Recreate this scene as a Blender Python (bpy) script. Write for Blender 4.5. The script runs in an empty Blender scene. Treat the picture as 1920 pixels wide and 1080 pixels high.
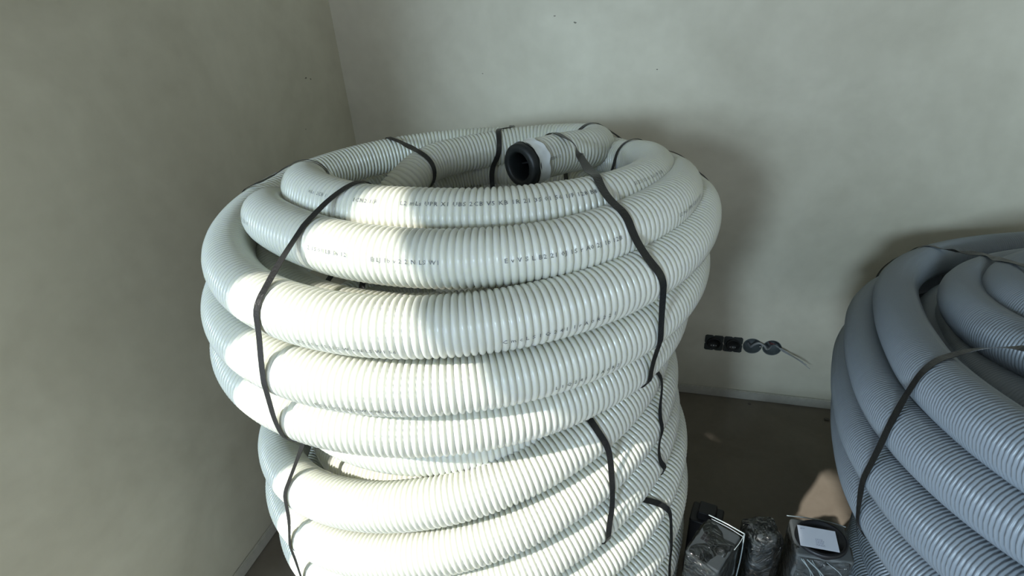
import bpy, bmesh, math, random
import numpy as np
from mathutils import Vector, Matrix

random.seed(7)
PI = math.pi
S = bpy.context.scene
C = S.collection

# ------------------------------------------------------------------ camera
CAM = np.array([1.1984, -1.9993, 1.6116])
yaw, pit, rol, FPX = -0.29313, 0.51191, -0.06906, 1078.37
fw = np.array([math.sin(yaw)*math.cos(pit), math.cos(yaw)*math.cos(pit), -math.sin(pit)])
r0 = np.array([math.cos(yaw), -math.sin(yaw), 0.0])
u0 = np.cross(r0, fw)
cr = math.cos(rol)*r0 + math.sin(rol)*u0
cu = -math.sin(rol)*r0 + math.cos(rol)*u0
cd = bpy.data.cameras.new('camera')
cam = bpy.data.objects.new('camera', cd)
C.objects.link(cam)
cd.sensor_width = 36.0
cd.lens = FPX/1920*36.0
cd.clip_start = 0.02
cam.matrix_world = Matrix(((cr[0], cu[0], -fw[0], CAM[0]), (cr[1], cu[1], -fw[1], CAM[1]),
                           (cr[2], cu[2], -fw[2], CAM[2]), (0, 0, 0, 1)))
S.camera = cam

# ------------------------------------------------------------------ light
S.view_settings.view_transform = 'Standard'
S.view_settings.look = 'None'
S.view_settings.gamma = 1.0
S.view_settings.exposure = 0.0
S.view_settings.use_curve_mapping = False
S.cycles.use_denoising = True
S.cycles.max_bounces = 8
S.cycles.diffuse_bounces = 5
S.cycles.sample_clamp_indirect = 6.0

W = bpy.data.worlds.new('sky'); S.world = W; W.use_nodes = True
bg = W.node_tree.nodes['Background']
bg.inputs['Color'].default_value = (0.62, 0.76, 1.0, 1)
bg.inputs['Strength'].default_value = 1.6

SUN_H = np.array([0.588, 0.809]); SUN_H = SUN_H/np.linalg.norm(SUN_H)
SUN_T = 0.82                                  # tangent of the sun's elevation
sd = Vector((SUN_H[0], SUN_H[1], -SUN_T)).normalized()
sl = bpy.data.lights.new('sun', 'SUN'); sun = bpy.data.objects.new('sun', sl); C.objects.link(sun)
sl.energy = 5.6; sl.angle = math.radians(0.8); sl.color = (1.0, 0.96, 0.90)
sun.rotation_euler = sd.to_track_quat('-Z', 'Y').to_euler(); sun.location = (-3, -6, 5)

def area(name, loc, direction, sx, sy, power, col):
    l = bpy.data.lights.new(name, 'AREA'); l.shape = 'RECTANGLE'; l.size = sx; l.size_y = sy
    l.energy = power; l.color = col
    o = bpy.data.objects.new(name, l); C.objects.link(o); o.location = loc
    o.rotation_euler = Vector(direction).to_track_quat('-Z', 'Z').to_euler()
    return o
# lamps at the two openings: daylight at the left, added fill at the front
area('window_area_light', (-0.045, -2.62, 1.40), (1, 0, 0), 0.95, 2.1, 6, (0.68, 0.86, 1.0))
area('window_area_light', (2.5, -4.46, 1.5), (-.55, 1, -.05), 1.5, 2.0, 9, (1.0, 0.96, 0.90))  # added warm fill, turned to brighten the left wall
# bright sky seen low through the front window
area('sky_daylight', (-0.60, -6.2, 2.42), (2.5, 6.2, -1.55), 1.9, 0.6, 405, (0.64, 0.845, 1.0))

# ------------------------------------------------------------------ helpers
def link(name, me, mat, parent=None, smooth=True):
    o = bpy.data.objects.new(name, me); C.objects.link(o)
    if mat is not None and not me.materials: me.materials.append(mat)
    if smooth and len(me.polygons):
        me.polygons.foreach_set('use_smooth', np.ones(len(me.polygons), dtype=bool))
    if parent is not None:
        o.parent = parent
        o.location = -parent.location
    return o

def bobj(name, bm, mat, parent=None, smooth=False):
    me = bpy.data.meshes.new(name); bm.normal_update(); bm.to_mesh(me); bm.free()
    return link(name, me, mat, parent, smooth)

def thing(name, label, cat, loc=(0, 0, 0), group=None):
    o = bpy.data.objects.new(name, None); C.objects.link(o); o.location = loc
    o.empty_display_size = 0.05
    o['label'] = label; o['category'] = cat
    if group: o['group'] = group
    return o

def box(bm, lo, hi, M=None):
    vs = [bm.verts.new((x, y, z)) for x in (lo[0], hi[0]) for y in (lo[1], hi[1]) for z in (lo[2], hi[2])]
    for f in ((0, 1, 3, 2), (4, 6, 7, 5), (0, 4, 5, 1), (2, 3, 7, 6), (0, 2, 6, 4), (1, 5, 7, 3)):
        bm.faces.new([vs[i] for i in f])
    if M is not None:
        for v in vs: v.co = M @ v.co
    return vs

def lathe(bm, prof, n=40, M=None, closed=False):
    rings = []
    for (r, z) in prof:
        ring = []
        for i in range(n):
            a = 2*PI*i/n
            co = Vector((r*math.cos(a), r*math.sin(a), z))
            ring.append(bm.verts.new(M @ co if M is not None else co))
        rings.append(ring)
    m = len(rings)
    for k in range(m if closed else m-1):
        A, B = rings[k], rings[(k+1) % m]
        for i in range(n):
            bm.faces.new((A[i], A[(i+1) % n], B[(i+1) % n], B[i]))
    return rings

def nodes(name):
    m = bpy.data.materials.new(name); m.use_nodes = True
    nt = m.node_tree
    return m, nt, nt.nodes['Principled BSDF']

def simple(name, col, rough=0.5, spec=0.5, metal=0.0, bump=0.0, bscale=60, coat=0.0):
    m, nt, b = nodes(name)
    b.inputs['Roughness'].default_value = rough
    b.inputs['Specular IOR Level'].default_value = spec
    b.inputs['Metallic'].default_value = metal
    b.inputs['Coat Weight'].default_value = coat
    tc = nt.nodes.new('ShaderNodeTexCoord')
    n = nt.nodes.new('ShaderNodeTexNoise'); n.inputs['Scale'].default_value = bscale
    n.inputs['Detail'].default_value = 4
    nt.links.new(tc.outputs['Object'], n.inputs['Vector'])
    r = nt.nodes.new('ShaderNodeValToRGB')
    r.color_ramp.elements[0].position = 0.3; r.color_ramp.elements[1].position = 0.7
    r.color_ramp.elements[0].color = (*[c*0.93 for c in col], 1)
    r.color_ramp.elements[1].color = (*[min(1, c*1.05) for c in col], 1)
    nt.links.new(n.outputs['Fac'], r.inputs['Fac']); nt.links.new(r.outputs['Color'], b.inputs['Base Color'])
    if bump:
        bp = nt.nodes.new('ShaderNodeBump'); bp.inputs['Strength'].default_value = bump
        bp.inputs['Distance'].default_value = 0.003
        nt.links.new(n.outputs['Fac'], bp.inputs['Height']); nt.links.new(bp.outputs['Normal'], b.inputs['Normal'])
    return m

def plaster(name, c0, c1, scale, rough=0.55):
    m, nt, b = nodes(name)
    tc = nt.nodes.new('ShaderNodeTexCoord')
    n1 = nt.nodes.new('ShaderNodeTexNoise'); n1.inputs['Scale'].default_value = scale; n1.inputs['Detail'].default_value = 5
    n1.inputs['Roughness'].default_value = 0.55
    n1.inputs['Distortion'].default_value = 0.6
    n2 = nt.nodes.new('ShaderNodeTexNoise'); n2.inputs['Scale'].default_value = scale*9; n2.inputs['Detail'].default_value = 6
    mx = nt.nodes.new('ShaderNodeMix'); mx.data_type = 'FLOAT'; mx.inputs['Factor'].default_value = 0.22
    nt.links.new(tc.outputs['Object'], n1.inputs['Vector']); nt.links.new(tc.outputs['Object'], n2.inputs['Vector'])
    nt.links.new(n1.outputs['Fac'], mx.inputs['A']); nt.links.new(n2.outputs['Fac'], mx.inputs['B'])
    r = nt.nodes.new('ShaderNodeValToRGB')
    r.color_ramp.elements[0].position = 0.34; r.color_ramp.elements[1].position = 0.66
    r.color_ramp.elements[0].color = (*c0, 1); r.color_ramp.elements[1].color = (*c1, 1)
    nt.links.new(mx.outputs['Result'], r.inputs['Fac']); nt.links.new(r.outputs['Color'], b.inputs['Base Color'])
    b.inputs['Roughness'].default_value = rough
    b.inputs['Specular IOR Level'].default_value = 0.3
    bp = nt.nodes.new('ShaderNodeBump'); bp.inputs['Strength'].default_value = 0.12; bp.inputs['Distance'].default_value = 0.004
    nt.links.new(n2.outputs['Fac'], bp.inputs['Height']); nt.links.new(bp.outputs['Normal'], b.inputs['Normal'])
    return m

M_wall = plaster('wall_plaster', (0.52, 0.487, 0.387), (0.655, 0.62, 0.505), 2.2)
M_ceil = simple('ceiling_paint', (0.52, 0.51, 0.46), 0.8, 0.2)
M_base = simple('baseboard_paint', (0.50, 0.48, 0.42), 0.45, 0.4)
M_floor = plaster('screed', (0.165, 0.142, 0.112), (0.205, 0.18, 0.145), 5.0, 0.65)

# ------------------------------------------------------------------ setting
RX, RY, RZ, TH = 4.3, -4.4, 2.85, 0.2
def struct(name, bm, mat):
    o = bobj(name, bm, mat); o['kind'] = 'structure'; return o

def cut_wall(name, lo, hi, holes, mat, box_holes=()):
    """a thick wall with round or square openings cut by boolean"""
    bm = bmesh.new(); box(bm, lo, hi); bmesh.ops.recalc_face_normals(bm, faces=bm.faces[:])
    me = bpy.data.meshes.new(name); bm.to_mesh(me); bm.free()
    o = bpy.data.objects.new(name, me); C.objects.link(o); me.materials.append(mat)
    cutters = []
    for h in holes:
        b2 = bmesh.new(); h(b2); bmesh.ops.recalc_face_normals(b2, faces=b2.faces[:])
        m2 = bpy.data.meshes.new('cut'); b2.to_mesh(m2); b2.free()
        c = bpy.data.objects.new('cut', m2); C.objects.link(c); cutters.append(c)
        md = o.modifiers.new('b', 'BOOLEAN'); md.object = c; md.operation = 'DIFFERENCE'; md.solver = 'EXACT'
    bpy.context.view_layer.update()
    ev = o.evaluated_get(bpy.context.evaluated_depsgraph_get())
    nm = bpy.data.meshes.new_from_object(ev)
    o.modifiers.clear(); o.data = nm; nm.name = name
    for c in cutters:
        m2 = c.data; bpy.data.objects.remove(c); bpy.data.meshes.remove(m2)
    o['kind'] = 'structure'
    return o

SX, SZ, SP = 1.4118, 0.2617, 0.071
def cyl_hole(x, z, r):
    def f(bm):
        M = Matrix.Translation((x, 0.02, z)) @ Matrix.Rotation(PI/2, 4, 'X')
        rg = lathe(bm, [(r, -0.03), (r, 0.03)], 32, M)
        bm.faces.new(rg[0][::-1]); bm.faces.new(rg[1])
    return f
def box_hole(lo, hi):
    return lambda bm: box(bm, lo, hi)

cut_wall('wall_back', (-TH, 0, 0), (RX+TH, TH, RZ),
         [cyl_hole(SX+k*SP, SZ, 0.0325) for k in (2, 3)], M_wall)
WY0, WY1, WZ0, WZ1 = -3.43, -2.40, 0.10, 2.67
SILL = 0.10
LT = 0.02
def window_hole(bm):          # tall opening whose sides and head lean, as the outline of the sun patch shows
    out = [(-3.15, SILL), (-1.98, SILL), (-2.02, 1.31), (-2.13, 1.78), (-2.18, 1.92), (-2.20, 2.06), (-2.27, 2.22), (-2.29, 2.48),
           (-2.81, 2.50), (-2.92, 2.575), (-3.15, 2.59)]
    a = [bm.verts.new((-LT-.05, y, z)) for y, z in out]; b = [bm.verts.new((.05, y, z)) for y, z in out]
    bm.faces.new(a); bm.faces.new(b[::-1])
    for i in range(len(a)):
        j = (i+1) % len(a); bm.faces.new((a[i], b[i], b[j], a[j]))
cut_wall('wall_left', (-LT, RY, 0), (0, 0, RZ), [window_hole], M_wall)
bm = bmesh.new(); box(bm, (RX, RY, 0), (RX+TH, 0, RZ)); struct('wall_right', bm, M_wall)
cut_wall('wall_front', (-TH, RY-TH, 0), (RX+TH, RY, RZ), [box_hole((0.20, RY-TH-.05, 0.45), (3.3, RY+.05, 2.6))], M_wall)
bm = bmesh.new(); box(bm, (-TH, RY-TH, -0.15), (RX+TH, TH, 0)); struct('floor', bm, M_floor)
bm = bmesh.new(); box(bm, (-TH, RY-TH, RZ), (RX+TH, TH, RZ+0.15)); struct('ceiling', bm, M_ceil)
# slim plaster edges at the floor
def skirting(name, lo, hi):
    bm = bmesh.new(); box(bm, lo, hi)
    bmesh.ops.bevel(bm, geom=bm.edges[:], offset=0.003, segments=2, affect='EDGES')
    struct(name, bm, M_base)
skirting('baseboard_back', (0.011, -0.010, 0.0005), (RX-.001, -0.0005, 0.042))
skirting('baseboard_left', (0.0005, WY1+.02, 0.0005), (0.010, -0.0005, 0.042))
# a window frame in each opening (behind the photographer)
M_frame = simple('window_frame_white', (0.75, 0.75, 0.74), 0.4)
def window_frame(name, M, w, h):
    bm = bmesh.new(); t = 0.012
    for lo, hi in (((-w/2, -.03, 0), (-w/2+t, .03, h)), ((w/2-t, -.03, 0), (w/2, .03, h)),
                   ((-w/2+t, -.03, 0), (w/2-t, .03, t)), ((-w/2+t, -.03, h-t), (w/2-t, .03, h))):
        box(bm, lo, hi, M)
    struct(name, bm, M_frame)
window_frame('window_2', Matrix.Translation((1.75, RY-0.16, 0.45)), 3.10, 2.15)

# small scuffs on the walls and chips on the floor
M_dark = simple('dark_scuff', (0.10, 0.09, 0.075), 0.8)

# ------------------------------------------------------------------ materials of the pipes
def pipe_mat(name, col, rough, sss, rad, spec=0.5):
    m, nt, b = nodes(name)
    tc = nt.nodes.new('ShaderNodeTexCoord')
    n = nt.nodes.new('ShaderNodeTexNoise'); n.inputs['Scale'].default_value = 7; n.inputs['Detail'].default_value = 3
    nt.links.new(tc.outputs['Object'], n.inputs['Vector'])
    r = nt.nodes.new('ShaderNodeValToRGB')
    r.color_ramp.elements[0].position = 0.3; r.color_ramp.elements[1].position = 0.7
    r.color_ramp.elements[0].color = (*[c*0.96 for c in col], 1); r.color_ramp.elements[1].color = (*col, 1)
    nt.links.new(n.outputs['Fac'], r.inputs['Fac']); nt.links.new(r.outputs['Color'], b.inputs['Base Color'])
    b.inputs['Roughness'].default_value = rough
    b.inputs['Specular IOR Level'].default_value = spec
    b.inputs['Subsurface Weight'].default_value = sss
    b.inputs['Subsurface Radius'].default_value = rad
    b.inputs['Subsurface Scale'].default_value = 1.0
    return m
M_white = pipe_mat('white_ribbed_plastic', (0.685, 0.695, 0.615), 0.24, 0.25, (0.014, 0.014, 0.006), .6)
M_grey = pipe_mat('grey_ribbed_plastic', (0.26, 0.295, 0.33), 0.34, 0.0, (0.01, 0.01, 0.01), 0.55)
M_strap = simple('black_strap', (0.018, 0.018, 0.018), 0.38, 0.5, 0, 0.3, 300)
M_rubber = simple('black_rubber', (0.014, 0.017, 0.018), 0.45, 0.5)
M_ink = simple('black_ink', (0.10, 0.11, 0.12), 0.5)

# ------------------------------------------------------------------ pipes
def catmull(P, per):
    P = np.asarray(P, float)
    Q = np.vstack([2*P[0]-P[1], P, 2*P[-1]-P[-2]])
    out = []
    for i in range(1, len(Q)-2):
        p0, p1, p2, p3 = Q[i-1], Q[i], Q[i+1], Q[i+2]
        t = np.linspace(0, 1, per, endpoint=False)[:, None]
        # finite-difference tangents scaled by angle spacing (non-uniform)
        h = p2[0]-p1[0]
        m1 = (p2-p0)/(p2[0]-p0[0])*h; m2 = (p3-p1)/(p3[0]-p1[0])*h
        out.append((2*t**3-3*t**2+1)*p1+(t**3-2*t**2+t)*m1+(-2*t**3+3*t**2)*p2+(t**3-t**2)*m2)
    out.append(P[-1:])
    return np.vstack(out)

def polar_path(keys, cx, cy):
    K = catmull(keys, 24)
    a = np.radians(K[:, 0])
    return np.stack([cx+K[:, 1]*np.cos(a), cy+K[:, 1]*np.sin(a), K[:, 2]], -1), K[:, 0]

def resample(P, A, step):
    d = np.r_[0, np.cumsum(np.linalg.norm(np.diff(P, axis=0), axis=1))]
    n = max(2, int(d[-1]/step)+1)
    s = np.linspace(0, d[-1], n)
    Q = np.stack([np.interp(s, d, P[:, k]) for k in range(3)], -1)
    return Q, np.interp(s, d, A), s

def smooth(P, it=6):
    for _ in range(it):
        Q = P.copy(); Q[1:-1] = (P[:-2]+2*P[1:-1]+P[2:])/4; P = Q
    return P

def frames(P, cx, cy):
    T = np.gradient(P, axis=0); T /= np.linalg.norm(T, axis=1)[:, None]
    U = np.array([0, 0, 1.0])-T*T[:, 2:3]; U /= np.linalg.norm(U, axis=1)[:, None]
    O = np.cross(U, T)
    # outward side = away from the coil's axis
    flip = np.where(((P[:, 0]-cx)*O[:, 0]+(P[:, 1]-cy)*O[:, 1]).mean() < 0, -1, 1)
    return T, U, O*flip

def ribbed(P, cx, cy, r, pitch, prof, seg):
    """one ribbed tube along a dense path; prof = list of (fraction of the pitch, radius offset)"""
    d = np.r_[0, np.cumsum(np.linalg.norm(np.diff(P, axis=0), axis=1))]
    n = int(d[-1]/pitch)
    s = (np.arange(n)[:, None]+np.array([f for f, _ in prof])[None]).ravel()*pitch
    rad = np.tile(np.array([o for _, o in prof]), n)+r
    Q = np.stack([np.interp(s, d, P[:, k]) for k in range(3)], -1)
    Tn, U, O = frames(P, cx, cy)
    U = np.stack([np.interp(s, d, U[:, k]) for k in range(3)], -1)
    O = np.stack([np.interp(s, d, O[:, k]) for k in range(3)], -1)
    a = np.arange(seg)/seg*2*PI
    V = Q[:, None]+rad[:, None, None]*(np.cos(a)[None, :, None]*O[:, None]+np.sin(a)[None, :, None]*U[:, None])
    m = len(s)
    i = np.arange(m-1)[:, None]; j = np.arange(seg)[None]; j2 = (j+1) % seg
    F = np.stack([i*seg+j, i*seg+j2, (i+1)*seg+j2, (i+1)*seg+j], -1).reshape(-1, 4)
    k = min(5, m-2)*seg                      # make the faces look outwards
    q0, q1, q2 = V[k//seg, 0], V[k//seg, 1], V[k//seg+1, 0]
    if np.dot(np.cross(q1-q0, q2-q0), q0-Q[k//seg]) < 0: F = F[:, ::-1]
    return V.reshape(-1, 3), F

def np_mesh(name, parts):
    off = 0; Vs = []; Fs = []
    for V, F in parts:
        Vs.append(V); Fs.append(F+off); off += len(V)
    V = np.vstack(Vs); F = np.vstack(Fs)
    me = bpy.data.meshes.new(name)
    me.vertices.add(len(V)); me.vertices.foreach_set('co', V.astype(np.float32).ravel())
    me.loops.add(F.size); me.loops.foreach_set('vertex_index', F.astype(np.int32).ravel())
    me.polygons.add(len(F))
    me.polygons.foreach_set('loop_start', np.arange(0, F.size, 4, dtype=np.int32))
    me.polygons.foreach_set('loop_total', np.full(len(F), 4, dtype=np.int32))
    me.update(calc_edges=True)
    return me

def fix_normals(V, F, center_of):  # make quads face outward if needed
    return V, F

RIB_W = [(0.0, -0.0050), (0.14, -0.0018), (0.33, -0.0004), (0.52, 0.0), (0.71, -0.0005), (0.90, -0.0022)]
RIB_G = [(0.0, -0.0050), (0.27, -0.0012), (0.52, 0.0), (0.77, -0.0013)]

class Coil:
    def __init__(self, name, label, cx, cy, zbase, mat, r, pitch, prof, seg, group=None):
        self.cx, self.cy, self.r = cx, cy, r
        self.mat, self.pitch, self.prof, self.seg = mat, pitch, prof, seg
        self.root = thing(name, label, 'pipe coil', (cx, cy, zbase), group)
        self.paths = []; self.plain = []
    def add(self, keys, ribs=True):
        P, A = polar_path(keys, self.cx, self.cy)
        P, A, _ = resample(P, A, 0.006)
        P = smooth(P, 4)
        self.paths.append((P, A, ribs)); return P, A
    def build(self):
        parts = []
        for P, A, ribs in self.paths:
            if ribs:
                V, F = ribbed(P, self.cx, self.cy, self.r, self.pitch, self.prof, self.seg)
            else:
                V, F = ribbed(P, self.cx, self.cy, self.r-.001, 0.03, [(0, 0)], 16)
            parts.append((V, F))
        me = np_mesh('pipe', parts)
        o = link('pipe', me, self.mat, self.root)
        bm = bmesh.new(); 
        self.pipe = o
        return o
    def band(self, pts, width=0.012, name='strap', closed=True, lat=.85):
        """a thin band pulled tight over the windings through the given points"""
        P = np.array(pts, float)
        if closed: P = np.vstack([P, P[:1]])
        L = []
        for a, b in zip(P[:-1], P[1:]):
            n = max(1, int(np.linalg.norm(b-a)/0.007))
            L += [a+(b-a)*k/n for k in range(n)]
        if not closed: L.append(P[-1])
        L = np.array(L)
        CL = np.vstack([p for p, _, _ in self.paths])
        near = np.zeros(len(CL), bool)
        for q in L[::3]: near |= ((CL-q)**2).sum(1) < .11**2
        CL = CL[near]
        rr = self.r+0.0016
        ctr = L.mean(0)
        def tang(X):
            t_ = (np.roll(X, -1, 0)-np.roll(X, 1, 0)) if closed else np.gradient(X, axis=0)
            return t_/(np.linalg.norm(t_, axis=1)[:, None]+1e-9)
        B0 = np.cross(tang(L), L-ctr); B0 /= np.linalg.norm(B0, axis=1)[:, None]+1e-9
        for _ in range(6): B0 = np.roll(B0, 1, 0)+B0+np.roll(B0, -1, 0)
        B0 /= np.linalg.norm(B0, axis=1)[:, None]
        for it in range(90):
            if it:
                if closed: Q = (np.roll(L, 1, 0)+np.roll(L, -1, 0))/2
                else:
                    Q = L.copy(); Q[1:-1] = (L[:-2]+L[2:])/2
                dl = Q-L; L = L+dl-lat*B0*(dl*B0).sum(1)[:, None]
            d2 = ((L[:, None]-CL[None])**2).sum(2); o = d2.argmin(1)
            d = np.sqrt(d2[np.arange(len(L)), o]); v = (L-CL[o])/d[:, None]
            m = d < rr
            L[m] = CL[o][m]+v[m]*rr
        D = np.linalg.norm(L[:, None]-CL[None], axis=2); o = D.argmin(1); V_ = L-CL[o]
        if closed: T = np.roll(L, -1, 0)-np.roll(L, 1, 0)
        else: T = np.gradient(L, axis=0)
        T /= np.linalg.norm(T, axis=1)[:, None]
        N = V_-T*(V_*T).sum(1)[:, None]; N /= np.linalg.norm(N, axis=1)[:, None]+1e-9
        for _ in range(14):
            if closed: N = (np.roll(N, 1, 0)+N+np.roll(N, -1, 0))
            else:
                M_ = N.copy(); M_[1:-1] = N[:-2]+N[1:-1]+N[2:]; N = M_
            N = N-T*(N*T).sum(1)[:, None]; N /= np.linalg.norm(N, axis=1)[:, None]+1e-9
        B = np.cross(T, N)
        bm = bmesh.new(); rings = []
        w, th = width/2, .0010
        for p, n_, b_ in zip(L, N, B):
            rings.append([bm.verts.new(Vector(p+b_*w*x+n_*th*y)) for x, y in ((-1, 0), (1, 0), (1, 1), (-1, 1))])
        n = len(rings)
        for k in range(n if closed else n-1):
            A, Bq = rings[k], rings[(k+1) % n]
            for q in range(4): bm.faces.new((A[q], A[(q+1) % 4], Bq[(q+1) % 4], Bq[q]))
        if not closed: bm.faces.new(rings[0]); bm.faces.new(rings[-1][::-1])
        bmesh.ops.recalc_face_normals(bm, faces=bm.faces[:])
        return bobj(name, bm, M_strap, self.root, False)
    def pol(self, ang, R, z):
        a = math.radians(ang); return (self.cx+R*math.cos(a), self.cy+R*math.sin(a), z)
    # printed line: text wrapped on the pipe's surface
    def text(self, items, pi, name='printed_marking'):
        P, A, _ = self.paths[pi]
        d = np.r_[0, np.cumsum(np.linalg.norm(np.diff(P, axis=0), axis=1))]
        T, U, O = frames(P, self.cx, self.cy)
        for (a0, psi, txt, size, seed) in items:
            s0 = float(np.interp(a0, A, d))
            me = text_mesh(txt, size, seed)
            n = len(me.vertices)
            co = np.empty(n*3, np.float32); me.vertices.foreach_get('co', co); co = co.reshape(-1, 3)
            s = s0+co[:, 0]
            rr = self.r+0.0005
            ps = math.radians(psi)+co[:, 1]/rr
            Q = [np.stack([np.interp(s, d, X[:, k]) for k in range(3)], -1) for X in (P, U, O)]
            V = Q[0]+rr*(np.cos(ps)[:, None]*Q[2]+np.sin(ps)[:, None]*Q[1])
            me.vertices.foreach_set('co', V.astype(np.float32).ravel()); me.update()
            link(name, me, M_ink, self.root, False)

def text_mesh(txt, size, seed=0):
    cu_ = bpy.data.curves.new('t', 'FONT'); cu_.body = txt; cu_.size = size; cu_.resolution_u = 1
    cu_.space_character = 1.15; cu_.fill_mode = 'FRONT'
    o = bpy.data.objects.new('t', cu_); C.objects.link(o)
    bpy.context.view_layer.update()
    me = bpy.data.meshes.new_from_object(o.evaluated_get(bpy.context.evaluated_depsgraph_get()))
    me.name = 'printed_marking'
    bpy.data.objects.remove(o); bpy.data.curves.remove(cu_)
    me.materials.clear()
    return me

def ring_keys(a0, a1, R, z, dx=0.0, dy=0.0, tx=0.0, ty=0.0, step=20, wob=0.0, ph=0.0):
    """keys of a ring of centre offset (dx,dy) and tilt (tx,ty)"""
    out = []
    n = max(1, round((a1-a0)/step))
    for i in range(n+1):
        a = a0+(a1-a0)*i/n; t = math.radians(a)
        r_ = R+dx*math.cos(t)+dy*math.sin(t)+wob*math.sin(3*t+ph)
        out.append((a, r_, z+tx*r_*math.cos(t)+ty*r_*math.sin(t)))
    return out

CX, CY = 0.7745, -0.9608
RW = 0.0440
# ---- upper white coil
c1 = Coil('pipe_coil', 'white ribbed flexible pipe coil on top of the stack, open end capped in black', CX, CY, 0.955, M_white, RW, 0.0099, RIB_W, 26)
P_end = [(28, .148, 1.253), (37, .20, 1.253), (42, .265, 1.248), (45, .335, 1.240), (52, .400, 1.230), (63, .412, 1.220), (75, .395, 1.213),
         (90, .348, 1.208), (105, .302, 1.206), (122, .262, 1.203), (143, .215, 1.18), (170, .245, 1.12)]
P_in = ring_keys(200, 470, .362, 1.140, step=30)
P_up = [(505, .29, 1.08), (525, .235, 1.09), (545, .235, 1.14)]
L1 = [(562, .268, 1.255), (578, .275, 1.277), (598, .270, 1.281), (622, .272, 1.281), (645, .285, 1.281), (672, .324, 1.278), (690, .352, 1.272),
      (708, .374, 1.262), (725, .392, 1.25), (745, .408, 1.232), (768, .41, 1.19), (795, .375, 1.12), (830, .35, 1.05), (860, .35, 1.02)]
c1.add(P_end+P_in+P_up+L1)
Q = [(150, .30, 1.04), (178, .31, 1.12), (198, .335, 1.205), (218, .352, 1.243), (243, .343, 1.25), (271, .357, 1.251), (294, .384, 1.251), (312, .410, 1.251), (327, .420, 1.250),
     (347, .432, 1.244), (370, .442, 1.225), (395, .450, 1.195), (425, .455, 1.190)]
A_ = ring_keys(450, 730, .452, 1.190, dx=.022, dy=.002, step=20, wob=.003)
B_ = ring_keys(800, 1090, .462, 1.092, dx=.000, step=20, wob=.003, ph=1)
C_ = ring_keys(1160, 1470, .455, 0.998, dx=-.022, step=20, wob=.003, ph=2)
c1.add(Q+A_+B_+C_+[(1500, .40, 1.0), (1530, .37, 1.0)])
c1.build()

# end cap with webbed socket
def end_cap(coil):
    P, A, _ = coil.paths[0]
    p0 = Vector(P[0]); t = Vector(P[0]-P[4]).normalized()
    M = Matrix.Translation(p0) @ t.to_track_quat('Z', 'Y').to_matrix().to_4x4()
    bm = bmesh.new()
    r = coil.r
    lathe(bm, [(r*.60, -0.055), (r*.63, 0.0), (r*.66, 0.010), (r*.72, 0.013), (r*.95, 0.012), (r*1.03, 0.008), (r*1.05, 0.0), (r*1.05, -0.008), (r*.90, -0.010), (r*.88, -.055)], 56, M, True)
    o = bobj('end_cap', bm, M_rubber, coil.root, True); o['label'] = 'black rubber end cap ring'
    bm = bmesh.new()
    rg = lathe(bm, [(r*.61, -0.050), (r*.2, -0.050), (0.0005, -0.050)], 40, M)
    bm.faces.new(rg[-1])
    for k in range(3):
        box(bm, (-r*.60, -0.001, -0.050), (r*.60, 0.001, -0.022), M @ Matrix.Rotation(k*PI/3+.25, 4, 'Z'))
    bobj('cap_web', bm, M_rubber, o, False).location = (0, 0, 0)
    # crumpled clear film sleeve just behind the ring
    bm = bmesh.new(); rings = []
    n = 64
    for k in range(6):
        ring = []
        for i in range(n):
            a = 2*PI*i/n
            zz = -0.004-0.006*k+(0.0030*math.sin(5*a+1.3)+0.0018*math.sin(11*a))*(1 if k else .45)
            rr = r+0.0012+0.0016*(0.5+0.5*math.sin(7*a+k*1.1))*(0.4+0.3*k/5)+(0.002 if k in (0, 5) else 0)
            ring.append(bm.verts.new(M @ Vector((rr*math.cos(a), rr*math.sin(a), zz))))
        rings.append(ring)
    for k in range(5):
        for i in range(n):
            bm.faces.new((rings[k][i], rings[k][(i+1) % n], rings[k+1][(i+1) % n], rings[k+1][i]))
    f = bobj('film_sleeve', bm, M_sleeve, coil.root, True); f['label'] = 'pale plastic film around the capped pipe end'
M_sleeve = simple('pale_film', (0.80, 0.83, 0.84), 0.18, 0.8)
end_cap(c1)

# straps of the upper coil
pl = c1.pol
c1.band([(.7205, -1.2249, 1.3246), (.6963, -1.2391, 1.3202), (.6786, -1.3075, 1.2919), (.6709, -1.3213, 1.2819), (.655, -1.3838, 1.2314), (.6595, -1.4277, 1.2136),
         (.6544, -1.4292, 1.1822), (.6438, -1.4352, 1.1187), (.6447, -1.4524, 1.0941), (.6337, -1.4407, 1.0142), (.645, -1.415, .955),
         pl(-105, .40, .952), pl(-105, .34, 1.05), pl(-103, .31, 1.15), pl(-101, .225, 1.26), pl(-100, .235, 1.31)], .0115)
c1.band([(.970, -.810, 1.292), (.9926, -.8078, 1.2820), (1.0869, -1.1559, 1.3133), (1.1298, -1.2286, 1.2846), (1.1767, -1.249, 1.2223),
         (1.1888, -1.2481, 1.2054), (1.1972, -1.241, 1.1862), (1.1999, -1.2304, 1.1084), (1.1959, -1.2323, 1.0905), (1.1849, -1.2097, .9982), (1.172, -1.19, .957),
         (1.12, -1.15, .952), (1.05, -1.08, 1.03), (.96, -.96, 1.08), (.905, -.83, 1.18), (.925, -.76, 1.245), (.945, -.78, 1.285)], .0145, lat=.5)
c1.band([(.463, -.625, 1.232), (.4746, -.6488, 1.2332), (.5038, -.6379, 1.2291), (.6292, -.7788, 1.2392), (.6503, -.8012, 1.2186), (.6553, -.8077, 1.1889), (.640, -.80, 1.13),
         pl(135, .32, 1.0), pl(132, .40, .955), pl(132, .47, .955), pl(130, .507, 1.0), pl(130, .507, 1.19)], .0125)
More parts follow.
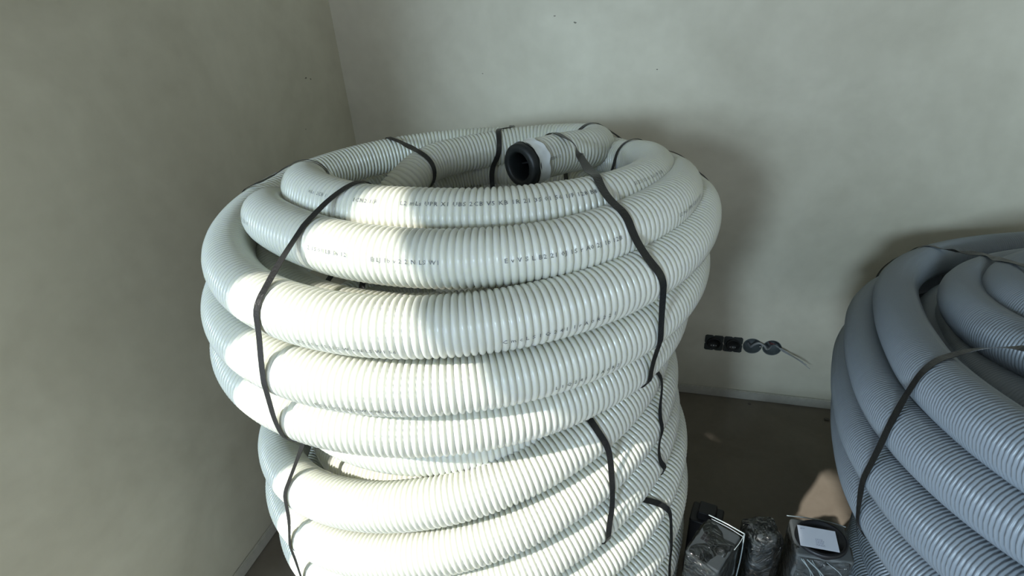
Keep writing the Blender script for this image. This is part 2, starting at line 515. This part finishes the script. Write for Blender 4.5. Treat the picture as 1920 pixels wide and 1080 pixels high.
c1.band([(.7905, -.5826, 1.2480), (.7805, -.6126, 1.2519), (.7635, -.6262, 1.250), (.7647, -.6572, 1.2359), (.7629, -.6677, 1.1922), pl(93, .315, 1.14), pl(93, .318, 1.05),
         pl(93, .41, .953), pl(92, .49, .96), pl(91, .508, 1.09), pl(90, .50, 1.2)], .0125)
c1.band([(1.0102, -.6204, 1.2560), (.9902, -.6264, 1.2668), (.968, -.640, 1.262), (.955, -.665, 1.235), (.94, -.69, 1.18),
         pl(50, .31, 1.13), pl(50, .33, 1.0), pl(50, .44, .953), pl(50, .5, 1.0), pl(49, .50, 1.15)], .0115)
c1.band([pl(38, .455, 1.225), pl(22, .465, 1.245), pl(8, .50, 1.17), pl(8, .505, 1.05), pl(8, .45, .95), pl(15, .35, .98), pl(25, .35, 1.1), pl(34, .37, 1.22)], .010)
c1.band([(.300, -.985, 1.195), (.325, -1.015, 1.232), (.345, -1.02, 1.234), (.530, -1.1172, 1.3160), (.5378, -1.1072, 1.3174), (.5392, -1.0798, 1.3119), (.5498, -1.0639, 1.302), (.62, -1.10, 1.27),
         (.60, -1.09, 1.15), pl(-160, .32, 1.0), pl(-165, .42, .953), pl(-172, .50, .97), pl(-174, .512, 1.09), pl(-176, .49, 1.17)], .0105)
TX = 'L2 mLs UPR X1 UBS 2CB V5 KB 1R 21 3S 01 56 1/F 128 B8'
c1.text([(566, 30, 'L2 mLs UPR X1 U', .0085, 1), (602, 40, 'mLs  2CB 1', .008, 1), (622, 42, '1CN2 1/F', .009, 1),
         (638, 42, TX, .0098, 2), (699, 38, 'SI 21 3S 01 56 1/F 12B', .0085, 3)], 0)
c1.text([(34, 10, 'SEBN 1 2', .008, 4), (56, 5, 'IM', .008, 4)], 0)
c1.text([(219, 12, '2 mL 3B 2CB 01', .0085, 5), (258, 18, '2 1S 01 LB 56 12', .0085, 5), (275, 16, 'E LJ 1b v 2 2 N LS W1', .0088, 5),
         (301, 14, 'E v V S L B2 21 0J 1S r A0 2J 1b 12B', .009, 6), (340, 5, 'L2 mLs 3BN 0CB 56 1/F 12', .0085, 7),
         (610, -22, '2 1/F S  0CB  2', .0085, 8), (624, -18, 'E S 21 v 1S LJ 2 W v N LS W1 56', .0085, 8),
         (657, -14, 'C m c L S 1 Q 2 4 l  1 r A 0 R 2 2 1', .009, 9), (697, -25, 'S 21 v 1S LJ 2 W v', .0085, 9),
         (968, -22, '2 1/F S  0CB  2 S 1', .0085, 10), (985, -18, 'E S 21 v 1S LJ 2 W v N LS W1', .0085, 10),
         (1025, -14, 'L 1 Q 2 4 l  1 r A 0 R 2', .009, 11), (1058, -22, 'S 21 v 1S LJ 2 W v', .0085, 11),
         (1330, -28, '2 1/F S  0CB  2 S 1 E S 21 v 1S LJ', .0085, 12), (1385, -28, 'L 1 Q 2 4 l  1 r A 0 R 2', .0085, 12)], 1)

# ---- middle white coil
c2 = Coil('pipe_coil', 'tilted white ribbed pipe coil in the middle of the stack', CX, CY, 0.47, M_white, RW, 0.0099, RIB_W, 24)
d_ = [(130, .30, .80)]+ring_keys(165, 420, .335, .878, dx=-.01, dy=-.045, tx=.05, ty=0.0, step=25)+[(460, .37, .86), (500, .40, .85), (530, .42, .84)]
a_ = ring_keys(560, 780, .438, .797, tx=.225, ty=-.01, dx=-.030, step=20, wob=.002)
b_ = ring_keys(850, 1140, .456, .694, dx=-.027, tx=.26, step=20, wob=.002)
g_ = ring_keys(1210, 1500, .462, .585, dx=-.022, tx=.29, step=20, wob=.002)
c2.add(d_+a_+b_+g_)
c2.add(ring_keys(150, 460, .350, .765, tx=.20, step=30))
c2.build()
p2 = c2.pol
c2.band([(.60, -1.32, .905), (.5604, -1.3657, .7945), (.5564, -1.3843, .7781), (.5542, -1.3980, .740), (.5342, -1.3986, .645), (.532, -1.3992, .5406), (.545, -1.385, .49),
         p2(-118, .40, .47), p2(-116, .34, .60), p2(-114, .29, .80), p2(-112, .30, .90)], .0115)
c2.band([(1.0900, -1.2332, .9105), (1.112, -1.2416, .9051), (1.1240, -1.2473, .888), (1.1340, -1.2577, .8276), (1.1357, -1.2678, .8036), (1.1355, -1.2675, .7221), (1.1338, -1.2896, .7023), (1.115, -1.28, .64),
         p2(-44, .40, .62), p2(-42, .34, .75), p2(-42, .33, .89)], .0125)
c2.band([(1.170, -1.060, .905), (1.2039, -1.0758, .8738), (1.2085, -1.1184, .8334), (1.2155, -1.1419, .8014), (1.218, -1.139, .73), (1.20, -1.12, .66), p2(-18, .38, .66), p2(-15, .35, .80)], .0125)
c2.band([p2(100, .36, .90), p2(100, .45, .82), p2(100, .51, .70), p2(100, .50, .58), p2(100, .42, .52), p2(100, .33, .65)], .0125)

# ---- lowest white coil
c3 = Coil('pipe_coil', 'lowest white ribbed pipe coil standing on the floor', CX, CY, 0.0, M_white, RW, 0.0099, RIB_W, 22)
keys = []
zz = [(.486, .285, .458), (.384, .235, .468), (.285, .15, .470), (.205, .08, .468), (.125, .03, .465), (.0465, 0, .462)]
for k, (z, tx, R) in enumerate(zz):
    keys += ring_keys(90+k*360+(20 if k else 0), 90+k*360+(340 if k < 5 else 350), R, z, tx=tx, dx=.006, step=20, wob=.002, ph=k)
c3.add(keys)
c3.build()
p3 = c3.pol
c3.band([(1.1900, -1.1788, .662), (1.2238, -1.1556, .668), (1.2438, -1.1454, .6437), (1.2508, -1.1386, .6154), (1.2578, -1.1432, .4965), (1.255, -1.13, .30), (1.245, -1.12, .05),
         p3(-22, .44, .0015), p3(-22, .40, .05), p3(-22, .40, .5)], .0125)
c3.band([p3(-118, .455, .49), p3(-118, .51, .40), p3(-118, .51, .05), p3(-118, .44, .0015), p3(-118, .39, .05), p3(-118, .38, .38)], .0125)
c3.band([p3(110, .455, .48), p3(110, .51, .40), p3(110, .51, .05), p3(110, .44, .0015), p3(110, .39, .05), p3(110, .38, .38)], .0125)

# ---- grey coil, leaning
GX, GY, GZ = 2.2197, -0.9609, 1.0028
g1 = Coil('pipe_coil', 'large leaning grey ribbed flexible pipe coil at the right', GX, GY, 0.64, M_grey, .0445, 0.0064, RIB_G, 20)
def grey_ring(k, ox, oy, on, R, e, lo=0, hi=340, tx=.0801, ty=-.2329, ph=1.373, step=20):
    n = np.array([-tx, -ty, 1.0]); n /= np.linalg.norm(n)
    a = np.cross([0, 1, 0], n); a /= np.linalg.norm(a); b = np.cross(n, a)
    out = []
    for d in range(lo, hi+1, step):
        t = math.radians(d); r_ = R*(1+e*math.cos(2*(t-ph)))
        p = np.array([ox, oy, 0])+r_*math.cos(t)*a+r_*math.sin(t)*b+n*on
        out.append((math.degrees(math.atan2(p[1], p[0])) % 360+360*k, math.hypot(p[0], p[1]), GZ+p[2]))
    out.sort()
    return [o for i, o in enumerate(out) if i == 0 or o[0]-out[i-1][0] > 3]
keys = []
for k, (ox, oy, on) in enumerate([(0, 0, 0), (-.0418, .0457, -.0872), (-.0619, .0488, -.1744), (-.0573, .0462, -.2617)]):
    keys += grey_ring(k, ox, oy, on, .6793, .171)
g1.add(keys)
g1.add(grey_ring(0, -.0725, .066, 0, .4027, .0912))
g1.add(grey_ring(0, -.105, .0713, .022, .297, .12))
g1.add(grey_ring(0, -.125, .075, .035, .212, .12))
g1.add(grey_ring(0, -.02, .04, -.065, .495, .14)); g1.add(grey_ring(0, -.02, .03, -.12, .405, .12)); g1.add(grey_ring(0, 0, .01, -.075, .585, .17)); g1.add(grey_ring(0, 0, .01, -.16, .58, .17))
g1.build()
g1.band([(2.10, -1.45, 1.165), (1.95, -1.30, 1.135), (1.72, -1.150, 1.085), (1.6474, -1.1135, 1.062), (1.6274, -1.1235, 1.0469), (1.5985, -1.1646, 1.0327), (1.5776, -1.1844, .9687), (1.5573, -1.2131, .9448), (1.5436, -1.2213, .8634),
         (1.5532, -1.2087, .7691), (1.5513, -1.2245, .754), (1.60, -1.20, .70), (1.75, -1.18, .70), (1.95, -1.25, .75), (2.10, -1.40, .9)], .0150)
g1.band([(1.8726, -.3408, .8759), (1.8926, -.3530, .8815), (1.9228, -.3666, .8800), (1.9268, -.5644, .9525), (1.8845, -.7009, 1.0045), (1.90, -.82, 1.03), (1.95, -.93, 1.04), (2.0, -.9, .80),
         (1.95, -.6, .62), (1.84, -.40, .56), (1.79, -.33, .62), (1.79, -.33, .80)], .0135)
g0 = Coil('pipe_coil', 'lower grey ribbed pipe coil in shade under the leaning grey coil', GX, -.92, 0.0, M_grey, .0445, 0.0072, RIB_G, 18)
keys = []
for k, z in enumerate((.315, .225, .135, .046)): keys += ring_keys(360*k+(15 if k else 0), 360*k+340, .46, z, step=20)
g0.add(keys); g0.build()

# ------------------------------------------------------------------ sockets and cable on the back wall
M_sock = simple('socket_black', (0.016, 0.017, 0.017), 0.4)
M_sockframe = simple('socket_frame', (0.045, 0.052, 0.050), 0.45, 0.5, 0.2)
M_metal = simple('contact_metal', (0.75, 0.76, 0.76), 0.3, 0.5, 0.8)
def socket(x, label):
    t = thing('socket_insert', label, 'socket', (x, 0, SZ), 'bare socket inserts on the back wall')
    def P(M=None): return Matrix.Translation((x, -0.0008, SZ)) @ Matrix.Rotation(PI/2, 4, 'X')
    M = P()
    bm = bmesh.new()
    # mounting frame plate with a round opening
    n = 40; h = 0.0345; rings = []
    for k, z in ((0, 0.0), (1, 0.0035)):
        sq = []; ci = []
        for i in range(n):
            a = 2*PI*(i+.5)/n; c_, s_ = math.cos(a), math.sin(a); m = max(abs(c_), abs(s_))
            q = h/m
            notch = 0.0035 if (abs(abs(c_)-abs(s_)) > .55 and i % 5 == 0) else 0
            sq.append(bm.verts.new(M @ Vector(((q-notch)*c_, (q-notch)*s_, z))))
            ci.append(bm.verts.new(M @ Vector((0.0265*c_, 0.0265*s_, z))))
        rings.append((sq, ci))
    for i in range(n):
        j = (i+1) % n
        (s0, c0), (s1, c1_) = rings
        bm.faces.new((s1[i], s1[j], c1_[j], c1_[i])); bm.faces.new((s0[i], s0[j], s1[j], s1[i]))
        bm.faces.new((c0[i], c1_[i], c1_[j], c0[j]))
    bobj('mounting_frame', bm, M_sockframe, t)
    bm = bmesh.new()
    lathe(bm, [(.0262, 0), (.0262, .010), (.0252, .012), (.0225, .012), (.0215, .010), (.0215, .0035), (.0002, .0035)], 40, M)
    bobj('socket_cup', bm, M_sock, t, True)
    for dx in (-.009, 0, .009):
        bm = bmesh.new()
        box(bm, (dx-.0022, -.0125, .004), (dx+.0022, -.0085, .0075), M)
        bmesh.ops.bevel(bm, geom=bm.edges[:], offset=.0006, segments=1, affect='EDGES')
        bobj('contact', bm, M_metal, t)
    bm = bmesh.new(); box(bm, (-.010, -.0285, .0035), (.010, -.0275, .005), M); bobj('earth_clip', bm, M_metal, t)
    for sx in (-1, 1):
        for sz in (-1, 1):
            bm = bmesh.new(); lathe(bm, [(.0001, .0052), (.0025, .005), (.0028, .0035)], 12, M @ Matrix.Translation((sx*.030, sz*.029, 0)))
            bobj('screw', bm, M_sockframe, t, True)
socket(SX, 'black bare socket insert on back wall, nearest the white pipe coils')
socket(SX+SP, 'black bare socket insert on back wall, next to the open round boxes')
M_box = simple('box_grey', (0.085, 0.10, 0.10), 0.6)
def wall_box(x, label):
    t = thing('round_wall_box', label, 'wall box', (x, 0, SZ), 'open round wall boxes')
    M = Matrix.Translation((x, 0, SZ)) @ Matrix.Rotation(PI/2, 4, 'X')
    bm = bmesh.new()
    lathe(bm, [(.0345, .0004), (.0345, .0018), (.0320, .0018), (.0312, .0), (.0310, -.044), (.0001, -.044)], 40, M)
    bobj('box_shell', bm, M_box, t, True)
    bm = bmesh.new(); lathe(bm, [(.0031, .0005), (.0031, .0012), (.0001, .0012)], 12, M @ Matrix.Translation((.0285, 0, 0)))
    bobj('screw', bm, M_metal, t, True)
wall_box(SX+2*SP, 'open grey round wall box beside the black sockets')
wall_box(SX+3*SP, 'open grey round wall box farthest right, cable ends sticking out')

def tube(bm, pts, r, seg=8, flat=1.0):
    P = np.array(pts, float)
    K = np.c_[np.arange(len(P)), P]; Q_ = catmull(K, 8)[:, 1:]
    T = np.gradient(Q_, axis=0); T /= np.linalg.norm(T, axis=1)[:, None]
    rings = []
    for q, t in zip(Q_, T):
        u = Vector((0, 0, 1)) if abs(t[2]) < .9 else Vector((1, 0, 0))
        n1 = Vector(t).cross(u).normalized(); n2 = n1.cross(Vector(t))
        rings.append([bm.verts.new(Vector(q)+n1*r*flat*math.cos(2*PI*k/seg)+n2*r*math.sin(2*PI*k/seg)) for k in range(seg)])
    for A, B in zip(rings, rings[1:]):
        for k in range(seg): bm.faces.new((A[k], A[(k+1) % seg], B[(k+1) % seg], B[k]))
    bm.faces.new(rings[0][::-1]); bm.faces.new(rings[-1])
M_cable = simple('grey_cable', (0.30, 0.31, 0.31), 0.45)
M_red = simple('red_wire', (0.13, 0.03, 0.025), 0.5)
x2, x3 = SX+2*SP, SX+3*SP
t = thing('electric_cable', 'grey cable looping out of the round boxes to loose ends pointing right', 'cable', (x3, 0, SZ))
bm = bmesh.new(); tube(bm, [(x2-.012, .035, SZ-.010), (x2-.004, .006, SZ-.008), (x2+.004, -.008, SZ+.012), (x2+.020, -.016, SZ+.026), (x2+.040, -.014, SZ+.014), (x3-.020, -.006, SZ-.004), (x3-.008, .008, SZ-.010), (x3+.004, .030, SZ-.010)], .0040, 10)
bobj('cable', bm, M_cable, t, True)
for k, (dx, dz, m_) in enumerate(((.120, -.022, M_cable), (.105, -.008, M_cable), (.085, .002, M_cable), (.130, -.030, M_cable))):
    bm = bmesh.new(); tube(bm, [(x3+.008, .020, SZ+.004), (x3+.016, -.004, SZ+.008+.002*k), (x3+.035, -.022, SZ+.012-.003*k), (x3+dx*.7, -.040, SZ+dz*.6), (x3+dx, -.052-.004*k, SZ+dz-.006)], .0012, 6)
    bobj('wire', bm, m_, t, True)
for k in range(2):
    bm = bmesh.new(); tube(bm, [(x3-.014+.006*k, .030, SZ+.010), (x3-.006, .010, SZ+.016-.006*k), (x3+.006, .006, SZ+.014), (x3+.014, .018, SZ+.004)], .0016, 6)
    o = bobj('wire', bm, M_red, t, True); o['label'] = 'dark red wire'

# ------------------------------------------------------------------ bagged fittings in front
def film_mat():
    m = bpy.data.materials.new('clear_film'); m.use_nodes = True; nt = m.node_tree
    nt.nodes.clear()
    out = nt.nodes.new('ShaderNodeOutputMaterial')
    tr = nt.nodes.new('ShaderNodeBsdfTransparent'); tr.inputs[0].default_value = (0.93, 0.95, 0.95, 1)
    gl = nt.nodes.new('ShaderNodeBsdfGlossy'); gl.inputs['Roughness'].default_value = 0.07
    gl.inputs['Color'].default_value = (1, 1, 1, 1)
    mx = nt.nodes.new('ShaderNodeMixShader')
    fr = nt.nodes.new('ShaderNodeFresnel'); fr.inputs['IOR'].default_value = 1.6
    tc = nt.nodes.new('ShaderNodeTexCoord')
    n = nt.nodes.new('ShaderNodeTexNoise'); n.inputs['Scale'].default_value = 34; n.inputs['Detail'].default_value = 4
    n.inputs['Distortion'].default_value = 1.8
    bp = nt.nodes.new('ShaderNodeBump'); bp.inputs['Strength'].default_value = 1.0; bp.inputs['Distance'].default_value = 0.012
    L = nt.links.new
    L(tc.outputs['Object'], n.inputs['Vector']); L(n.outputs['Fac'], bp.inputs['Height'])
    L(bp.outputs['Normal'], gl.inputs['Normal']); L(bp.outputs['Normal'], fr.inputs['Normal'])
    L(fr.outputs[0], mx.inputs[0]); L(tr.outputs[0], mx.inputs[1]); L(gl.outputs[0], mx.inputs[2]); L(mx.outputs[0], out.inputs[0])
    return m
M_film = film_mat()
M_fit = simple('dark_grey_plastic', (0.040, 0.048, 0.052), 0.42, 0.5)
M_fit2 = simple('mid_grey_plastic', (0.12, 0.13, 0.13), 0.5, 0.4)
M_blk = simple('black_plastic', (0.012, 0.012, 0.014), 0.4)
M_label = simple('label_paper', (0.80, 0.84, 0.93), 0.6, 0.3, 0, 0, 5)
M_print = simple('label_print', (0.36, 0.38, 0.47), 0.6)

def rbox(bm, w, d, z0, z1, rad, M, taper=1.0, n=6):
    """rounded upright box; taper = scale of the top"""
    def outline(w, d, rad):
        pts = []
        for cx_, cy_, a0 in ((w/2-rad, d/2-rad, 0), (-w/2+rad, d/2-rad, 90), (-w/2+rad, -d/2+rad, 180), (w/2-rad, -d/2+rad, 270)):
            for k in range(n+1):
                a = math.radians(a0+90*k/n); pts.append((cx_+rad*math.cos(a), cy_+rad*math.sin(a)))
        return pts
    rings = []
    e = min(.004, rad*.5)
    for z, s, ins in ((z0, 1.0, 0), (z1-e, taper, 0), (z1-e*.3, taper, e*.3), (z1, taper, e)):
        rings.append([bm.verts.new(M @ Vector((x*s, y*s, z))) for x, y in outline(w-2*ins, d-2*ins, max(rad-ins, .0005))])
    for A, B in zip(rings, rings[1:]):
        m = len(A)
        for k in range(m): bm.faces.new((A[k], A[(k+1) % m], B[(k+1) % m], B[k]))
    bm.faces.new(rings[-1]); bm.faces.new(rings[0][::-1])
    return rings[-1]

def bag(t, M, w, d, z0, z1, seed, rad=.02, amp=.006, peak=None):
    """crumpled film draped round a fitting"""
    rnd = random.Random(seed)
    bm = bmesh.new(); nu, nv = 72, 22
    ph = [rnd.uniform(0, 6.28) for _ in range(12)]
    rings = []
    for j in range(nv+7):
        ring = []
        if j <= nv: z = z0+(z1-z0)*j/nv; sc = 1.0
        else:
            sc = math.cos((j-nv)/7*PI/2*.93); z = z1+.010*math.sin((j-nv)/7*PI/2)
        for i in range(nu):
            a = 2*PI*i/nu; ca, sa = math.cos(a), math.sin(a)
            e = 5.0
            q = (abs(ca/(w/2))**e+abs(sa/(d/2))**e)**(-1/e)
            f = z*34
            cr_ = abs(math.sin(5*a+ph[0]+1.2*math.sin(f+ph[1])))**.6*.5+abs(math.sin(9*a+ph[2]-f*1.3))**.7*.35+abs(math.sin(17*a+ph[3]+f*.7))*.25
            up = (z-z0)/(z1-z0)
            am = amp*(.35+1.2*max(0, 1-up*1.15))
            x, y = (q+am*cr_)*ca*sc, (q+am*cr_)*sa*sc
            zz_ = z+(.0025*math.sin(3*a+ph[4])+.002*math.sin(7*a+ph[5]+4*sc))*(sc if j > nv else .6)+(.003*math.sin(90*q*sc*ca+ph[6])*math.sin(75*q*sc*sa+ph[7]) if j > nv else 0)
            if peak is not None and j >= nv-2:
                pa, pk = peak
                zz_ += pk*max(0, math.cos(a-pa))**6*(sc**.5)
            ring.append(bm.verts.new(M @ Vector((x, y, zz_))))
        rings.append(ring)
    for A, B in zip(rings, rings[1:]):
        for k in range(nu): bm.faces.new((A[k], A[(k+1) % nu], B[(k+1) % nu], B[k]))
    bm.faces.new(rings[-1])
    o = bobj('plastic_bag', bm, M_film, t, True); o['label'] = 'clear crumpled plastic bag'
    return o

def local(x, y, rz, z=0): return Matrix.Translation((x, y, z)) @ Matrix.Rotation(rz, 4, 'Z')
HZ = .42
M_glint = simple('film_fold_glint', (0.34, 0.40, 0.41), 0.12, 0.9)  # pale tubes painted as the bright highlights along the clear film's folds
# box with a round lid and a label
BX, BY, BR = 1.593, -.998, math.radians(1)
t = thing('bagged_fitting', 'square bagged duct box with round black lid and white label', 'duct fitting', (BX, BY, 0), 'bagged duct fittings')
M = local(BX, BY, BR)
bm = bmesh.new(); rbox(bm, .118, .100, 0, HZ, .008, M, 1.0); bobj('duct_box', bm, M_fit2, t)
bm = bmesh.new(); rg = lathe(bm, [(.0555, -.004), (.0555, .006), (.052, .009), (.048, .009), (.0465, .004), (.0005, .004)], 48, M @ Matrix.Translation((0, 0, HZ)) @ Matrix.Diagonal((1, .90, 1, 1)))
o = bobj('round_lid', bm, M_blk, t, True)
bm = bmesh.new()
ML = M @ Matrix.Translation((-.009, -.006, HZ+.0105)) @ Matrix.Rotation(math.radians(-2), 4, 'Z')
box(bm, (-.040, -.028, -.0005), (.040, .028, 0), ML)
lab = bobj('label', bm, M_label, t); lab['label'] = 'white paper label'
bm = bmesh.new()
rnd = random.Random(3)
for r_ in range(6):
    x = -.006
    while x < .010:
        w = rnd.uniform(.0015, .0045); box(bm, (x, -.004-r_*.0034, 0), (x+w, -.003-r_*.0034, .0004), ML); x += w+.0012
box(bm, (-.034, .020, 0), (-.025, .0207, .0004), ML); box(bm, (-.034, .018, 0), (-.0325, .0207, .0004), ML)
pr = bobj('label_print', bm, M_print, lab); pr.location = (0, 0, 0); pr['kind'] = 'stuff'
bag(t, M, .126, .108, .002, HZ-.010, 11, amp=.006)
def fold_glint(t, pts, r=.0012):
    bm = bmesh.new(); tube(bm, pts, r, 6); o = bobj('film_fold_glint', bm, M_glint, t, True); return o
c_ = [M @ Vector(v) for v in ((-.064, .055, HZ), (-.02, .056, HZ+.001), (.030, .055, HZ-.001), (.064, .050, HZ-.004))]
fold_glint(t, c_)
for (x0, dx, dz, r_) in ((-.050, .045, -.10, .0012), (-.038, .060, -.085, .0016), (-.028, .040, -.12, .0009), (-.046, .022, -.09, .0008), (.002, .040, -.05, .0009)):
    a0 = M @ Vector((x0, -.056, HZ-.004)); a1 = a0+Vector((dx, -.010, dz)); mid = a0*.55+a1*.45+Vector((.008, -.010, .012))
    fold_glint(t, [a0, mid, a1], r_)
# rounded fitting
RXC, RYC = 1.469, -.998
t = thing('bagged_fitting', 'round dark grey fitting in a clear bag, left of the labelled box', 'duct fitting', (RXC, RYC, 0), 'bagged duct fittings')
M = local(RXC, RYC, .3)
bm = bmesh.new(); lathe(bm, [(.0005, .422), (.022, .421), (.031, .416), (.0345, .404), (.0345, .33), (.038, .328), (.038, .315), (.0345, .312), (.0345, .02), (.038, .015), (.038, 0), (.0005, 0)], 40, M)
bobj('round_duct', bm, M_fit, t, True)
bag(t, M, .078, .078, .002, .414, 5, amp=.0045)
# tall flat-sided fitting
TX_, TY_ = 1.352, -1.088
t = thing('bagged_fitting', 'large dark flat-sided fitting in a shiny bag, beside the white pipes', 'duct fitting', (TX_, TY_, 0), 'bagged duct fittings')
M = local(TX_, TY_, math.radians(-27))
bm = bmesh.new(); rbox(bm, .080, .118, 0, .455, .006, M, .97); bobj('duct_box', bm, M_fit, t)
MM = M @ Matrix.Translation((-.020, .006, .4553))
for i in range(2):
    for j in range(3):
        bm = bmesh.new(); box(bm, (-.008+i*.009, -.012+j*.009, 0), (-.001+i*.009, -.005+j*.009, .0006), MM)
        bobj('printed_square', bm, M_blk, t)
bag(t, M, .086, .124, .002, .448, 8, amp=.006)
e0, e1, e2 = (M @ Vector(v) for v in ((-.040, .060, .462), (.044, .062, .462), (.045, .060, .30)))
fold_glint(t, [e0, (e0+e1)/2+Vector((0, 0, .002)), e1], .0014)
fold_glint(t, [e1, (e1+e2)/2+Vector((.002, 0, 0)), e2], .0014)
fold_glint(t, [e0+Vector((.006, -.010, 0)), (e0+e1)/2+Vector((.004, -.009, .001)), e1+Vector((-.004, -.008, 0))], .0008)
e3 = M @ Vector((.043, .010, .460)); fold_glint(t, [e1, (e1+e3)/2+Vector((.002, 0, .001)), e3], .0008)
# dark block further back in the shade
t = thing('bagged_fitting', 'dark block-shaped fitting in deep shade behind the shiny bag', 'duct fitting', (1.368, -.818, 0), 'bagged duct fittings')
M = local(1.368, -.818, math.radians(-12))
bm = bmesh.new(); rbox(bm, .085, .070, 0, .23, .006, M, 1); bobj('duct_box', bm, M_blk, t)
bm = bmesh.new(); rbox(bm, .05, .045, .23, .255, .006, M, .95); bobj('cap', bm, M_blk, t)

# ------------------------------------------------------------------ small marks
def blob(name, label, cat, x, y, r, seed, n=7):
    bm = bmesh.new(); rnd = random.Random(seed)
    bmesh.ops.create_icosphere(bm, subdivisions=2, radius=r)
    for v in bm.verts: v.co = Vector((v.co.x*1.3, v.co.y, v.co.z*.6))*rnd.uniform(.8, 1.15)+Vector((x, y, r*.5))
    o = bobj(name, bm, M_dark, None, False); o['label'] = label; o['category'] = cat
blob('mortar_crumb', 'small dark mortar crumb on the floor near the grey coil', 'crumb', 1.851, -.075, .008, 1)
blob('mortar_crumb', 'tiny dark crumb at the foot of the back wall under the boxes', 'crumb', 1.575, -.035, .005, 2)

# scuffs pressed into the plaster
def scuff(wall, pts, axis):
    bm = bmesh.new()
    for (a, z, r) in pts:
        n = 9; vs = []
        rnd = random.Random(int(a*1000))
        for k in range(n):
            t_ = 2*PI*k/n; q = r*rnd.uniform(.6, 1.2)
            p = (0.0006, a+q*math.cos(t_), z+q*.6*math.sin(t_)) if axis == 'x' else (a+q*math.cos(t_), -0.0006, z+q*.6*math.sin(t_))
            vs.append(bm.verts.new(p))
        bm.faces.new(vs)
    o = bobj('plaster_scuffs', bm, M_scuff, bpy.data.objects[wall]); o['kind'] = 'stuff'
M_scuff = simple('scuff', (0.17, 0.155, 0.12), 0.8)
scuff('wall_left', [(-.235, 1.323, .0065), (-.209, 1.315, .0045), (-.30, 1.17, .003)], 'x')
scuff('wall_back', [(.800, 1.4586, .004), (.866, 1.437, .005), (1.13, 1.29, .003), (.5426, 1.288, .003)], 'y')
